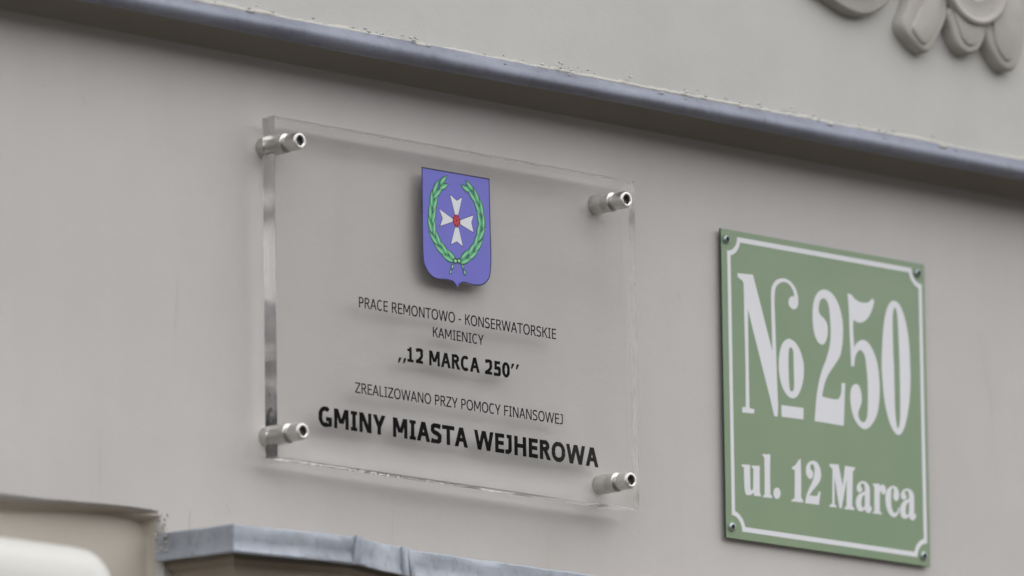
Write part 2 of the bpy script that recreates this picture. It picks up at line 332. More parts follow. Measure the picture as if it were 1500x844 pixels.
DATA = {"glyph":{"N":[[[243.7,39.2,1],[261.2,40.2,1],[268.8,19.6,1],[274.4,3.9,1],[281.8,-16.2,1],[281.6,-7.1,1],[281.3,15.8,0],[281.3,27.0,0],[282.1,32.3,0],[284.1,35.8,0],[288.0,39.3,0],[294.2,41.2,0],[300.2,41.1,0],[305.7,38.7,0],[310.0,34.4,0],[312.0,29.0,0],[312.1,24.6,0],[310.9,21.1,0],[307.3,19.1,0],[303.5,19.9,0],[301.1,23.0,0],[302.0,26.4,0],[304.3,28.5,0],[307.6,28.7,1],[307.3,31.5,0],[305.0,35.3,0],[300.7,38.1,0],[295.2,38.6,0],[290.2,36.5,0],[286.8,33.2,0],[285.5,28.2,0],[285.1,20.0,1],[285.5,5.2,1],[286.1,-29.8,1],[287.0,-57.9,1],[286.3,-65.2,1],[282.4,-65.2,1],[278.9,-54.3,1],[273.3,-38.6,1],[263.1,-10.2,1],[259.0,1.4,1],[254.8,13.2,1],[254.7,1.7,1],[254.5,-33.3,1],[254.6,-62.1,1],[260.3,-62.6,1],[259.4,-65.8,1],[246.3,-66.3,1],[246.7,-62.2,1],[250.5,-61.8,1],[251.0,-33.7,1],[250.8,-11.6,1],[250.5,8.6,1],[250.4,32.2,0],[249.0,34.3,1],[244.1,36.3,1]]],"o":[[[301.2,-4.3,0],[308.3,-6.6,0],[313.6,-12.7,0],[316.7,-20.5,0],[317.1,-27.2,0],[315.7,-35.5,0],[312.2,-43.3,0],[308.2,-47.8,0],[303.7,-49.4,0],[298.8,-48.4,0],[294.0,-44.5,0],[290.3,-37.5,0],[288.7,-28.8,0],[289.1,-20.6,0],[291.0,-13.0,0],[295.0,-7.0,0]],[[302.4,-10.6,0],[304.8,-11.8,0],[305.5,-15.8,0],[305.6,-27.7,0],[305.8,-36.6,0],[305.4,-41.8,0],[303.3,-44.4,0],[300.9,-43.4,0],[300.0,-38.7,0],[299.7,-28.3,0],[299.9,-17.2,0],[300.7,-12.3,0]]],"bar":[[[290.7,-56.0,1],[315.9,-55.5,1],[315.5,-64.3,1],[290.9,-64.8,1]]],"2":[[[343.0,38.3,0],[350.1,36.7,0],[356.6,31.3,0],[360.9,22.9,0],[362.9,12.8,0],[362.4,1.8,0],[360.6,-6.6,0],[358.4,-11.7,0],[351.5,-19.6,0],[345.2,-26.5,0],[341.5,-32.3,0],[338.7,-39.5,0],[337.4,-44.4,1],[344.7,-44.9,0],[354.9,-44.7,0],[357.5,-42.9,0],[359.6,-38.5,0],[360.1,-31.7,1],[364.2,-31.3,1],[361.6,-64.3,1],[328.4,-64.1,1],[329.7,-54.1,0],[331.5,-43.0,0],[334.3,-33.1,0],[338.1,-23.8,0],[343.0,-15.1,0],[347.4,-4.0,0],[348.7,5.7,0],[348.4,14.6,0],[347.8,22.1,0],[346.3,28.0,0],[343.3,31.1,0],[340.8,31.4,0],[337.7,29.8,0],[336.0,26.2,0],[335.4,21.3,0],[337.3,18.1,0],[341.3,15.8,0],[344.3,12.8,0],[345.4,7.4,0],[344.2,1.1,0],[341.3,-3.3,0],[338.2,-4.5,0],[333.7,-2.8,0],[330.3,2.3,0],[328.7,8.9,0],[328.3,17.1,0],[329.4,25.4,0],[332.1,31.9,0],[336.8,36.5,0]]],"5":[[[369.1,38.4,1],[373.5,38.1,1],[377.0,35.4,0],[382.1,33.6,0],[388.3,33.4,0],[393.5,34.7,0],[397.2,37.6,1],[399.7,36.6,1],[398.8,33.1,0],[395.3,26.1,0],[390.5,20.8,0],[385.8,18.2,0],[381.6,17.4,0],[378.1,17.8,0],[375.2,18.7,1],[374.6,11.8,0],[375.1,3.6,0],[375.4,-2.9,1],[378.6,1.2,0],[384.8,4.3,0],[390.5,3.6,0],[396.0,-0.9,0],[400.4,-8.0,0],[402.5,-14.6,0],[403.6,-21.8,0],[404.1,-29.9,0],[403.3,-40.3,0],[400.7,-50.2,0],[396.3,-57.5,0],[390.5,-62.6,0],[385.3,-64.3,0],[379.8,-62.7,0],[374.8,-58.4,0],[371.4,-52.0,0],[370.0,-45.3,0],[370.0,-39.1,0],[371.4,-34.2,0],[374.5,-31.2,0],[378.2,-30.6,0],[381.2,-33.1,0],[382.8,-38.4,0],[382.7,-43.9,0],[380.2,-49.0,0],[378.7,-52.5,0],[379.4,-56.6,0],[382.9,-59.1,0],[386.0,-58.6,0],[388.7,-54.9,0],[389.7,-48.6,0],[390.2,-38.3,0],[390.1,-24.6,0],[388.9,-14.5,0],[388.5,-10.7,0],[386.6,-6.1,0],[383.6,-3.8,0],[381.0,-4.1,0],[377.8,-7.1,0],[375.9,-11.4,0],[375.0,-17.0,1],[371.6,-17.4,1],[371.2,-5.8,0],[370.4,11.3,0],[370.1,25.0,0]]],"0":[[[422.5,38.9,0],[428.7,36.9,0],[433.6,30.2,0],[437.4,18.9,0],[439.6,5.3,0],[440.1,-10.5,0],[440.1,-19.1,0],[439.2,-31.6,0],[437.0,-43.5,0],[433.6,-54.2,0],[429.7,-61.5,0],[425.0,-64.6,0],[419.9,-62.6,0],[414.9,-56.2,0],[411.1,-46.3,0],[408.8,-36.3,0],[407.4,-22.7,0],[406.9,-13.4,0],[407.9,1.8,0],[410.0,17.2,0],[412.9,28.5,0],[417.2,35.9,0]],[[423.4,34.0,0],[425.6,31.3,0],[426.7,24.6,0],[427.3,10.9,0],[427.8,-6.3,0],[427.8,-17.0,0],[427.6,-37.7,0],[426.9,-52.9,0],[424.6,-59.4,0],[422.7,-55.4,0],[421.5,-45.2,0],[421.3,-28.1,0],[421.2,-10.9,0],[420.9,-7.1,0],[420.6,10.1,0],[420.7,23.9,0],[421.8,31.6,0]]],"u":[[[244.7,-105.9,1],[254.0,-105.3,1],[254.0,-121.2,0],[254.4,-123.9,0],[255.5,-124.6,0],[257.2,-122.7,1],[257.8,-107.9,1],[255.5,-106.6,1],[256.0,-105.7,1],[264.9,-105.0,1],[264.5,-122.6,0],[264.8,-125.6,0],[266.3,-127.8,1],[258.1,-128.4,1],[257.7,-126.0,1],[255.4,-127.5,0],[251.8,-128.5,0],[249.1,-128.1,0],[247.8,-125.5,0],[247.3,-120.7,0],[247.1,-108.1,1],[244.9,-107.4,1]]],"l":[[[268.1,-95.7,1],[277.1,-95.0,1],[276.4,-110.3,1],[276.4,-125.0,1],[278.4,-127.0,1],[278.2,-128.1,1],[267.2,-128.3,1],[270.0,-126.0,1],[270.3,-110.9,1],[270.3,-98.0,1],[268.3,-96.7,1]]],"dot":[[[287.9,-123.4,0],[287.3,-125.6,0],[285.8,-127.3,0],[283.8,-128.1,0],[281.8,-127.7,0],[280.4,-126.3,0],[280.0,-124.2,0],[280.5,-122.0,0],[282.0,-120.2,0],[284.1,-119.5,0],[286.0,-119.8,0],[287.4,-121.3,0]]],"1":[[[311.6,-94.7,1],[311.6,-112.9,1],[311.1,-124.0,1],[313.5,-126.5,1],[313.2,-127.8,1],[299.9,-128.2,1],[300.1,-127.5,1],[303.9,-125.4,1],[304.4,-113.6,1],[304.7,-103.7,1],[302.2,-103.7,0],[301.3,-102.5,1],[305.5,-99.9,0],[309.3,-95.8,1]]],"s2":[[[325.4,-94.8,0],[330.0,-95.6,0],[333.1,-98.9,0],[334.4,-103.8,0],[333.3,-108.8,0],[330.0,-112.8,0],[325.2,-117.0,0],[322.4,-119.8,0],[320.5,-121.7,1],[328.8,-121.5,1],[330.7,-119.6,0],[331.2,-117.7,1],[333.5,-117.7,1],[331.4,-127.8,1],[315.9,-128.1,1],[316.6,-124.7,0],[318.7,-119.5,0],[322.1,-114.3,0],[325.0,-109.7,0],[326.7,-104.5,0],[327.1,-100.2,0],[325.8,-97.8,0],[324.0,-97.5,0],[322.4,-98.8,0],[322.5,-101.0,0],[324.7,-102.9,0],[325.4,-105.3,0],[324.1,-107.9,0],[321.8,-109.1,0],[318.6,-107.2,0],[317.3,-104.3,0],[317.9,-99.9,0],[320.8,-96.5,0]]],"M":[[[344.3,-95.3,1],[354.8,-94.6,1],[359.0,-110.9,1],[362.2,-94.9,1],[373.5,-94.9,1],[373.3,-96.9,1],[371.1,-97.7,1],[369.5,-124.5,1],[372.0,-126.9,1],[371.6,-127.9,1],[359.7,-128.0,1],[362.9,-125.5,1],[363.9,-104.9,1],[357.3,-128.0,1],[354.8,-127.9,1],[349.9,-105.0,1],[349.3,-125.6,1],[351.5,-126.6,1],[351.2,-127.8,1],[343.2,-128.0,1],[343.4,-127.2,1],[346.7,-125.2,1],[347.7,-98.8,1],[344.5,-96.8,1]]],"a1":[[[382.4,-104.5,0],[386.7,-105.2,0],[389.8,-108.1,0],[390.2,-112.6,0],[390.1,-121.8,0],[390.6,-123.7,0],[391.6,-122.3,1],[392.0,-124.2,0],[391.0,-126.9,0],[388.0,-128.4,0],[385.1,-127.5,0],[384.0,-125.7,1],[382.2,-127.1,0],[379.2,-128.1,0],[375.8,-127.1,0],[374.2,-124.0,0],[374.1,-120.1,0],[376.1,-116.3,0],[380.6,-113.6,0],[384.4,-112.3,1],[384.5,-108.7,0],[383.3,-106.5,0],[381.3,-106.4,0],[379.8,-107.5,0],[380.3,-109.1,0],[381.5,-110.6,0],[380.6,-112.6,0],[377.7,-113.6,0],[375.6,-112.2,0],[375.4,-109.3,0],[377.9,-106.1,0]],[[384.3,-114.5,1],[381.5,-116.8,0],[380.4,-120.2,0],[380.3,-123.4,0],[381.7,-124.9,0],[383.7,-123.7,0],[384.3,-119.8,0]]],"a2":[[[433.5,-105.0,0],[437.9,-105.7,0],[441.0,-108.6,0],[441.4,-113.2,0],[441.3,-122.3,0],[441.7,-124.3,0],[442.8,-122.9,1],[443.2,-124.8,0],[442.1,-127.5,0],[439.1,-129.0,0],[436.2,-128.1,0],[435.1,-126.2,1],[433.2,-127.7,0],[430.2,-128.7,0],[426.8,-127.7,0],[425.2,-124.6,0],[425.1,-120.7,0],[427.2,-116.9,0],[431.7,-114.1,0],[435.5,-112.8,1],[435.6,-109.2,0],[434.4,-107.0,0],[432.4,-106.9,0],[430.9,-108.0,0],[431.3,-109.6,0],[432.6,-111.1,0],[431.7,-113.2,0],[428.7,-114.1,0],[426.6,-112.7,0],[426.4,-109.8,0],[429.0,-106.6,0]],[[435.4,-115.1,1],[432.6,-117.3,0],[431.5,-120.7,0],[431.4,-124.0,0],[432.8,-125.5,0],[434.8,-124.3,0],[435.4,-120.3,0]]],"r":[[[393.6,-105.5,1],[401.3,-104.5,1],[401.9,-106.6,1],[404.4,-105.0,0],[406.8,-105.1,0],[408.7,-107.5,0],[408.4,-110.5,0],[406.1,-112.3,0],[404.2,-111.9,0],[403.5,-110.0,0],[401.7,-112.1,1],[401.3,-125.9,1],[403.7,-126.9,1],[403.5,-127.9,1],[392.7,-128.2,1],[393.1,-127.3,1],[395.1,-126.2,1],[395.5,-107.2,1],[393.7,-106.5,1]]],"c":[[[417.7,-104.6,0],[421.6,-105.5,0],[423.8,-108.6,0],[423.8,-112.5,0],[422.3,-115.3,0],[419.8,-115.9,0],[417.7,-114.4,0],[417.5,-111.2,0],[418.3,-107.8,0],[417.3,-106.3,0],[415.6,-107.1,0],[414.8,-111.5,0],[414.8,-119.3,0],[416.1,-123.8,0],[419.0,-125.4,0],[421.5,-123.9,0],[422.8,-120.8,1],[424.2,-121.0,1],[423.0,-125.0,0],[420.4,-127.6,0],[417.4,-128.7,0],[413.0,-127.3,0],[409.7,-123.1,0],[408.2,-116.7,0],[408.9,-110.8,0],[412.2,-106.5,0]]]},"shield":{"shield":[[-111.03,74.22,1],[-39.2,74.46,1],[-38.81,37.5,1],[-38.37,15.91,0],[-38.96,8.07,0],[-40.38,1.33,0],[-44.32,-3.31,0],[-50.37,-6.28,0],[-58.94,-6.93,0],[-67.46,-6.32,0],[-72.18,-8.06,0],[-74.39,-12.01,1],[-76.89,-9.21,0],[-80.25,-6.92,0],[-87.04,-6.53,0],[-97.23,-6.84,0],[-103.96,-4.37,0],[-108.94,0.98,0],[-110.95,7.27,0],[-111.37,31.07,1]],"arm_top":[[-82.03,57.77,1],[-74.43,54.05,1],[-68.22,57.51,1],[-72.76,43.22,1],[-76.77,42.73,1]],"arm_left":[[-93.73,45.83,1],[-90.04,38.73,1],[-93.13,32.22,1],[-78.58,37.32,1],[-78.53,39.95,1]],"arm_right":[[-56.48,45.63,1],[-58.91,39.24,1],[-56.75,31.81,1],[-71.35,36.42,1],[-71.28,40.0,1]],"arm_bottom":[[-76.94,33.95,1],[-81.88,19.83,1],[-75.01,23.16,1],[-68.08,20.0,1],[-72.67,34.47,1]],"boss":[[-75.14,38.76,0]],"stemL":[[-78.25,9.08,0],[-84.15,11.94,0],[-90.87,16.2,0],[-95.04,20.45,0],[-98.77,25.35,0],[-100.78,31.17,0],[-101.08,38.27,0],[-99.66,46.77,0],[-98.26,53.49,0],[-95.19,59.23,0],[-90.01,63.45,0],[-84.84,67.08,0]],"stemR":[[-70.57,9.99,0],[-63.66,14.09,0],[-58.03,18.34,0],[-52.32,26.19,0],[-50.49,32.38,0],[-48.67,37.5,0],[-49.37,45.79,0],[-50.96,52.17,0],[-54.29,57.14,0],[-57.63,61.51,0],[-61.01,64.08,0],[-66.51,66.98,0]],"bow":[[-76.98,8.93,0],[-73.13,9.39,0],[-80.92,2.51,0],[-68.13,3.43,0]]}}

# ------------------------------------------------------------------ street
GZ = -2.8
bm = bmesh.new(); add_box(bm, -150, 150, -150, -2.2, GZ - .6, GZ - .12); me = bmfin(bm, 'road'); o = link('road', me, mats=[M['asphalt']]); o['kind'] = 'structure'
bm = bmesh.new(); add_box(bm, -150, 150, -2.2, 0.5, GZ - .5, GZ, .01); me = bmfin(bm, 'pavement'); o = link('pavement', me, mats=[M['paving']]); o['kind'] = 'structure'

def far_house(x0, x1, h, m_, label):
    e = empty('town_house', ((x0 + x1) / 2, -14, GZ), label, 'house', 'houses across the street')
    bm = bmesh.new(); add_box(bm, x0, x1, -24, -13, GZ - .1, h); link('walls', bmfin(bm, 'walls'), e, [m_])
    bm = bmesh.new()
    v = [bm.verts.new(c) for c in ((x0, -24.3, h), (x1, -24.3, h), (x1, -12.7, h), (x0, -12.7, h), (x0, -18.5, h + 2), (x1, -18.5, h + 2))]
    for f_ in ((0, 1, 2, 3), (3, 2, 5, 4), (1, 0, 4, 5), (0, 3, 4), (2, 1, 5)): bm.faces.new([v[k] for k in f_])
    link('roof', bmfin(bm, 'roof'), e, [M['roof']])
    for zf in (GZ + 1, GZ + 4.0):
        for k in range(int((x1 - x0 - 1) / 2.4)):
            bm = bmesh.new(); x = x0 + 1.1 + k * 2.4; add_box(bm, x, x + 1.1, -13.01, -12.97, zf, zf + 1.6); link('window', bmfin(bm, 'window'), e, [M['pane']])
M['roof'] = mat('dark_roof_tile', (.07, .045, .035), .8)[0]
M['pane'] = mat('window_glass', (.03, .035, .04), .08)[0]
M['faraway_brown'] = mat('brown_render', (.08, .065, .05), .9)[0]
M['faraway_pale'] = mat('pale_render', (.42, .40, .37), .9)[0]
far_house(-22, -7, 3.3, M['faraway_pale'], 'pale rendered town house across the street, left end')
far_house(-6.98, 14.0, 3.7, M['faraway_brown'], 'brown rendered town house across the street, middle')
far_house(14.02, 32, 3.3, M['faraway_pale'], 'pale rendered town house across the street, right end')

# ------------------------------------------------------------------ the house front
WZ = .1423                      # underside level of the cornice drip edge
CO = .046                       # how far the cornice stands out
house = empty('house_facade', (0, 0, GZ), 'pale grey plastered house front with metal cornice, stucco ornament and lead covered hood', 'house')
# lower wall with the set-back field at the left: one dense sheet, its step has real depth
XE, ZE, RD = -.3625, -.2035, .015
xs = sorted(set([-4, -3, -2.2, -1.6, -1.2, -1.0] + [-.9 + .004 * k for k in range(128)] + [XE + .0006 * k for k in range(-9, 10)] + [-.34 + .02 * k for k in range(60)] + [1, 1.4, 2, 3, 4]))
zs = sorted(set([GZ - .05, -2.2, -1.6, -1.1, -.8, -.6, -.5] + [-.45 + .01 * k for k in range(24)] + [ZE - .003 - .001 * k for k in range(16)] + [.0798] + [ZE + .0005 * k for k in range(-11, 12)] + [-.19 + .015 * k for k in range(21)] + [.118, WZ - .005]))
def recess(x, z):
    n1 = noise.noise(Vector((x * 9, 3, 0))) * .0022 + noise.noise(Vector((x * 60, 1, 0))) * .0005
    n2 = noise.noise(Vector((7, z * 14, 0))) * .002 + noise.noise(Vector((2, z * 110, 0))) * .0009
    cor = .004 * math.exp(-((x - XE) ** 2 + (z - ZE) ** 2) / (.012 ** 2))
    dx, dz = x - (XE + n2), z - (ZE + n1)
    d = max(dx, dz) + cor
    r = .004
    if dx > -r and dz > -r: d = -r + math.hypot(max(0, dx + r), max(0, dz + r)) + cor
    wd = .0026 + .011 * min(1, max(0, (-.40 - x) / .12)) * (dz > dx)
    s = min(1, max(0, (.0008 - d) / wd)); s = s * s * (3 - 2 * s)
    return RD * s
bm = bmesh.new(); G = []
for z in zs:
    G.append([bm.verts.new((x, recess(x, z) + noise.noise(Vector((x * 2.3, 0, z * 2.3))) * .0018 * (min(1, max(0, (.125 - z) / .05)) if z > -.6 else 0), z)) for x in xs])
for A, B in zip(G, G[1:]):
    for k in range(len(xs) - 1): bm.faces.new((A[k], A[k + 1], B[k + 1], B[k]))
me = bmfin(bm, 'lower_wall')
lw = link('lower_wall', me, house, [M['wall'], M['beige']], smooth=True)
for p in lw.data.polygons:                                          # the set-back field is painted a warmer beige than the wall
    c = p.center + lw.location + house.location
    if c.x < XE + .003 and c.z < ZE + .003 and c.y > .0045: p.material_index = 1

def extrude_profile(prof, xa, xb, n, closed=False, wob=0, seed=0):
    """profile of (y,z) swept along X"""
    bm = bmesh.new(); R_ = []
    for k in range(n + 1):
        x = xa + (xb - xa) * k / n
        R_.append([bm.verts.new((x, y + wob * noise.noise(Vector((x * 3 + seed, j * .15, 0))), z + wob * noise.noise(Vector((x * 4 + seed, 5 + j * .15, 1))))) for j, (y, z) in enumerate(prof)])
    for A, B in zip(R_, R_[1:]):
        for j in range(len(prof) - (0 if closed else 1)):
            q = (j + 1) % len(prof); bm.faces.new((A[j], A[q], B[q], B[j]))
    return bmfin(bm, 'profile')
# cornice: a cove rises from the wall to the soffit
CR = .031
CR = .026
ZC = WZ - .006                   # the wall starts to sweep out here, up into the hollow behind the drip edge
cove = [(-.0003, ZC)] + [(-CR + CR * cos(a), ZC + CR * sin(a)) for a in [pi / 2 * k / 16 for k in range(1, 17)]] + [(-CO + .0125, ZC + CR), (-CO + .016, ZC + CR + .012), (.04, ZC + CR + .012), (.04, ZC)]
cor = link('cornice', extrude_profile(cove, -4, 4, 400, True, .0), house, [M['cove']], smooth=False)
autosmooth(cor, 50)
nose = [(-CO + .016, WZ + .0166), (-CO + .009, WZ + .0164), (-CO + .0074, WZ + .0155), (-CO + .0012, WZ + .0100)] + \
       [(-CO + .0062 - .0062 * cos(a), WZ + .0066 + .0062 * sin(a)) for a in [radians(35) - radians(120) * k / 12 for k in range(13)]] + [(-CO + .0105, WZ + .0006), (-CO + .0122, WZ + .002), (-CO + .0126, WZ + .0156)]
fl = link('metal_flashing', extrude_profile(nose, -4, 4, 700, True, .0009, 5), cor, [M['zinc']]); autosmooth(fl, 40)
# splashes of wall paint on the flashing
bm = bmesh.new()
for x, q, s in ((-.137, .35, .0032), (-.128, .3, .0014), (-.31, .2, .0026), (-.22, .9, .0011), (.02, .5, .0012), (.12, .6, .0016), (.145, .75, .001), (.31, .45, .002), (.44, .55, .003), (.455, .6, .0014), (-.05, .7, .0009), (.21, .4, .0012), (.37, .8, .0012)):
    r = bmesh.ops.create_icosphere(bm, subdivisions=2, radius=1)
    for v in r['verts']:
        k = 1 + .5 * noise.noise(v.co * 1.5 + Vector((x * 90, 0, 0)))
        v.co = Vector((x + v.co.x * s * 1.7 * k, -CO + .0072 - .006 * q + v.co.y * .0006 - .0002, WZ + .0172 - .0072 * q + v.co.z * s * .45 * k))
link('paint_splashes', bmfin(bm, 'splash'), cor, [M['filler']], smooth=True)['kind'] = 'stuff'
# upper wall
uy = -CO + .0105
xs2 = [-4 + .02 * k for k in range(401)]; zs2 = [WZ + .0156, WZ + .022, WZ + .03, WZ + .05] + [.2 + .05 * k for k in range(20)] + [2, 3.5, 5]
bm = bmesh.new(); G = []
for z in zs2: G.append([bm.verts.new((x, uy + noise.noise(Vector((x * 2.1, 4, z * 2.1))) * .0015 + (.0006 * noise.noise(Vector((x * 25, 0, z * 30))) if z < .2 else 0), z)) for x in xs2])
for A, B in zip(G, G[1:]):
    for k in range(len(xs2) - 1): bm.faces.new((A[k], A[k + 1], B[k + 1], B[k]))
link('upper_wall', bmfin(bm, 'upper_wall'), house, [M['upper']], smooth=True)
# crumbs of plaster and filler left along the top of the flashing
bm = bmesh.new()
for k in range(230):
    x = random.uniform(-.9, .9)
    dens = noise.noise(Vector((x * 7, 9, 0)))
    if dens < -.05 and random.random() < .8: continue
    s = random.uniform(.0003, .0009)
    r = bmesh.ops.create_icosphere(bm, subdivisions=1, radius=1)
    for v in r['verts']:
        q = v.co * (1 + .5 * noise.noise(v.co * 2 + Vector((k, 0, 0))))
        v.co = Vector((x + q.x * s * 3, -CO + .0065 + q.y * s - random.uniform(0, .001), WZ + .0169 + q.z * s + random.random() * 0.0))
    bmesh.ops.translate(bm, verts=r['verts'], vec=(0, 0, random.uniform(0, .0025) if random.random() < .6 else random.uniform(0, .005)))
cr_ = link('plaster_crumbs', bmfin(bm, 'crumbs'), house, [M['upper']]); cr_['kind'] = 'stuff'
# a ragged bead of filler between flashing and upper wall
bm = bmesh.new(); R_ = []
for k in range(1600):
    x = -1 + k * .00125; h = .0014 + .0016 * noise.noise(Vector((x * 11, 7, 0))) + .0011 * noise.noise(Vector((x * 40, 0, 0))) + .0012 * noise.noise(Vector((x * 150, 2, 0)))
    R_.append([bm.verts.new((x, uy - .0003, WZ + .0146)), bm.verts.new((x, uy - .0026, WZ + .0153)), bm.verts.new((x, uy - .0018, WZ + .0164 + h * .6)), bm.verts.new((x, uy + .0002, WZ + .0166 + h * 1.4))])
for A, B in zip(R_, R_[1:]):
    for j in range(3): bm.faces.new((A[j], A[j + 1], B[j + 1], B[j]))
link('filler_bead', bmfin(bm, 'bead'), house, [M['filler']], smooth=True)

# ------------------------------------------------------------------ lead covered hood at the bottom
PL = [(-.3695, 0.0), (-.3688, -.076), (-.268, -.0985), (-.1915, -.076), (2.2, -.076), (2.2, 0.0)]
ZT = [-.2180, -.2196, -.2212, -.2206, -.2197, -.2197]
def inset_plan(d):
    return [(-.3695 + d, 0.02), (-.3688 + d, -.076 + d), (-.268, -.0985 + d), (-.1915 + d * .3, -.076 + d), (2.2 - d, -.076 + d), (2.2 - d, 0.02)]
hood = bpy.data.objects.new('window_hood', None)
bm = bmesh.new()
levels = [(.010, -.2235), (.010, -.2425), (.014, -.2455), (.0155, -.256), (.024, -.262), (.034, -.272), (.048, -.288), (.060, -.31), (.066, -.335), (.067, -.36)]
R_ = [[bm.verts.new((x, y, z)) for x, y in inset_plan(d)] for d, z in levels]
for A, B in zip(R_, R_[1:]):
    for j in range(5): bm.faces.new((A[j], A[j + 1], B[j + 1], B[j]))
bm.faces.new(R_[0]); bm.faces.new(R_[-1])
hood = link('window_hood', bmfin(bm, 'hood'), house, [M['under']])
# flashing sheet: subdivided upright band with a folded lower lip and slightly dented face
def lead_band():
    bm = bmesh.new(); path = []
    for (a, za), (b_, zb) in zip(zip(PL[:5], ZT), zip(PL[1:5], ZT[1:])):
        L = math.dist(a, b_); n = max(2, int(min(L, .6) / .004)) if L < .5 else 200
        for k in range(n): s = k / n; path.append((a[0] + (b_[0] - a[0]) * s, a[1] + (b_[1] - a[1]) * s, za + (zb - za) * s))
    path.append((PL[4][0], PL[4][1], ZT[4]))
    R_ = []
    cx0, cy0 = -.1, .1
    for i, (x, y, z) in enumerate(path):
        a = path[max(0, i - 1)]; b_ = path[min(len(path) - 1, i + 1)]
        t_ = Vector((b_[0] - a[0], b_[1] - a[1])).normalized(); nrm = Vector((t_.y, -t_.x))
        if nrm.y > 0: nrm = -nrm
        if i < 10: nrm = Vector((-1, 0))
        ring = []
        for j, (h, o_) in enumerate([(-.001, -.012), (.0004, -.006), (0.0002, -.0012), (-.001, 0), (-.005, .0004), (-.010, 0), (-.015, .0002), (-.0185, .0012), (-.0198, .0008), (-.0202, -.001), (-.0192, -.004)]):
            dn = .0011 * noise.noise(Vector((x * 30, y * 30, h * 120))) + .0006 * noise.noise(Vector((x * 90, y * 90, h * 200)))
            e = .0007 * noise.noise(Vector((x * 45, y * 45, 9)))
            ring.append(bm.verts.new((x + nrm.x * (o_ + dn), y + nrm.y * (o_ + dn), z + h + e)))
        R_.append(ring)
    for A, B in zip(R_, R_[1:]):
        for j in range(len(A) - 1): bm.faces.new((A[j], A[j + 1], B[j + 1], B[j]))
    return bmfin(bm, 'band')
lb = link('lead_flashing', lead_band(), hood, [M['lead']]); autosmooth(lb, 32)
lb.modifiers.new('thickness', 'SOLIDIFY').thickness = .0008
def seam(px, py, w_, tilt, zt, ang):
    bm = bmesh.new()
    add_box(bm, -w_ / 2, w_ / 2, -.0022, .001, -.0205, .0006, .0009, 3)
    for v in bm.verts:
        v.co.x += tilt * (v.co.z + .01) + .0008 * noise.noise(v.co * 200 + Vector((px * 50, 0, 0)))
    bmesh.ops.rotate(bm, verts=bm.verts, cent=(0, 0, 0), matrix=Matrix.Rotation(ang, 3, 'Z'))
    bmesh.ops.translate(bm, verts=bm.verts, vec=(px, py, zt))
    o = link('seam', bmfin(bm, 'seam'), hood, [M['lead']]); autosmooth(o, 50)
seam(-.2685, -.0987, .007, .12, -.2210, .0)
seam(-.2015, -.0800, .006, -.10, -.2206, .28)
seam(-.1935, -.0775, .005, -.22, -.2204, .1)
# hairline cracks in the lower wall
bm = bmesh.new()
for x0, z0, x1, z1, w_ in ((-.425, -.150, -.424, -.199, .00025), (-.336, -.198, -.337, -.212, .0005), (-.438, .085, -.436, .079, .0005), (-.48, .088, -.474, .0875, .0004), 
                           (-.13, -.165, -.131, -.205, .0002), (-.345, -.02, -.35, -.09, .0002), (.53, .03, .545, -.10, .0002), (.18, .02, .185, .012, .0004), (-.30, -.19, -.296, -.197, .0004)):
    n = 14; L_ = math.dist((x0, z0), (x1, z1)); dv = Vector(((x1 - x0), (z1 - z0))) / L_; pv = Vector((-dv.y, dv.x)); prev = None
    for k in range(n + 1):
        s_ = k / n; j = noise.noise(Vector((x0 * 50 + s_ * 7, z0 * 50, 2))) * L_ * .07; hw_ = w_ * (.35 + .65 * sin(pi * s_)) * .5
        c_ = Vector((x0 + (x1 - x0) * s_, z0 + (z1 - z0) * s_)) + pv * j
        pr = [bm.verts.new(((c_ + pv * q).x, noise.noise(Vector(((c_ + pv * q).x * 2.3, 0, (c_ + pv * q).y * 2.3))) * .0018 * min(1, max(0, (.125 - c_.y) / .05)) - .00012, (c_ + pv * q).y)) for q in (-hw_, hw_)]
        if prev: bm.faces.new((prev[0], prev[1], pr[1], pr[0]))
        prev = pr
o = link('hairline_cracks', bmfin(bm, 'cracks'), lw, [M['crack']]); o['kind'] = 'stuff'
# ragged plaster where the hood and the step meet the wall
bm = bmesh.new()
for k in range(70):
    if k < 35: x, z, y = -.3695 + random.gauss(0, .0015), random.uniform(-.236, -.216), random.uniform(-.012, .001)
    else: x, z, y = XE + random.gauss(.001, .002), random.uniform(-.217, -.202), random.uniform(-.0006, .004)
    s = random.uniform(.0005, .0016)
    r = bmesh.ops.create_icosphere(bm, subdivisions=1, radius=s)
    for v in r['verts']: v.co = v.co * (1 + .8 * noise.noise(v.co * 900 + Vector((k, 0, 0)))) + Vector((x, y, z))
o = link('rough_mortar', bmfin(bm, 'mortar'), house, [M['orn']]); o['kind'] = 'stuff'

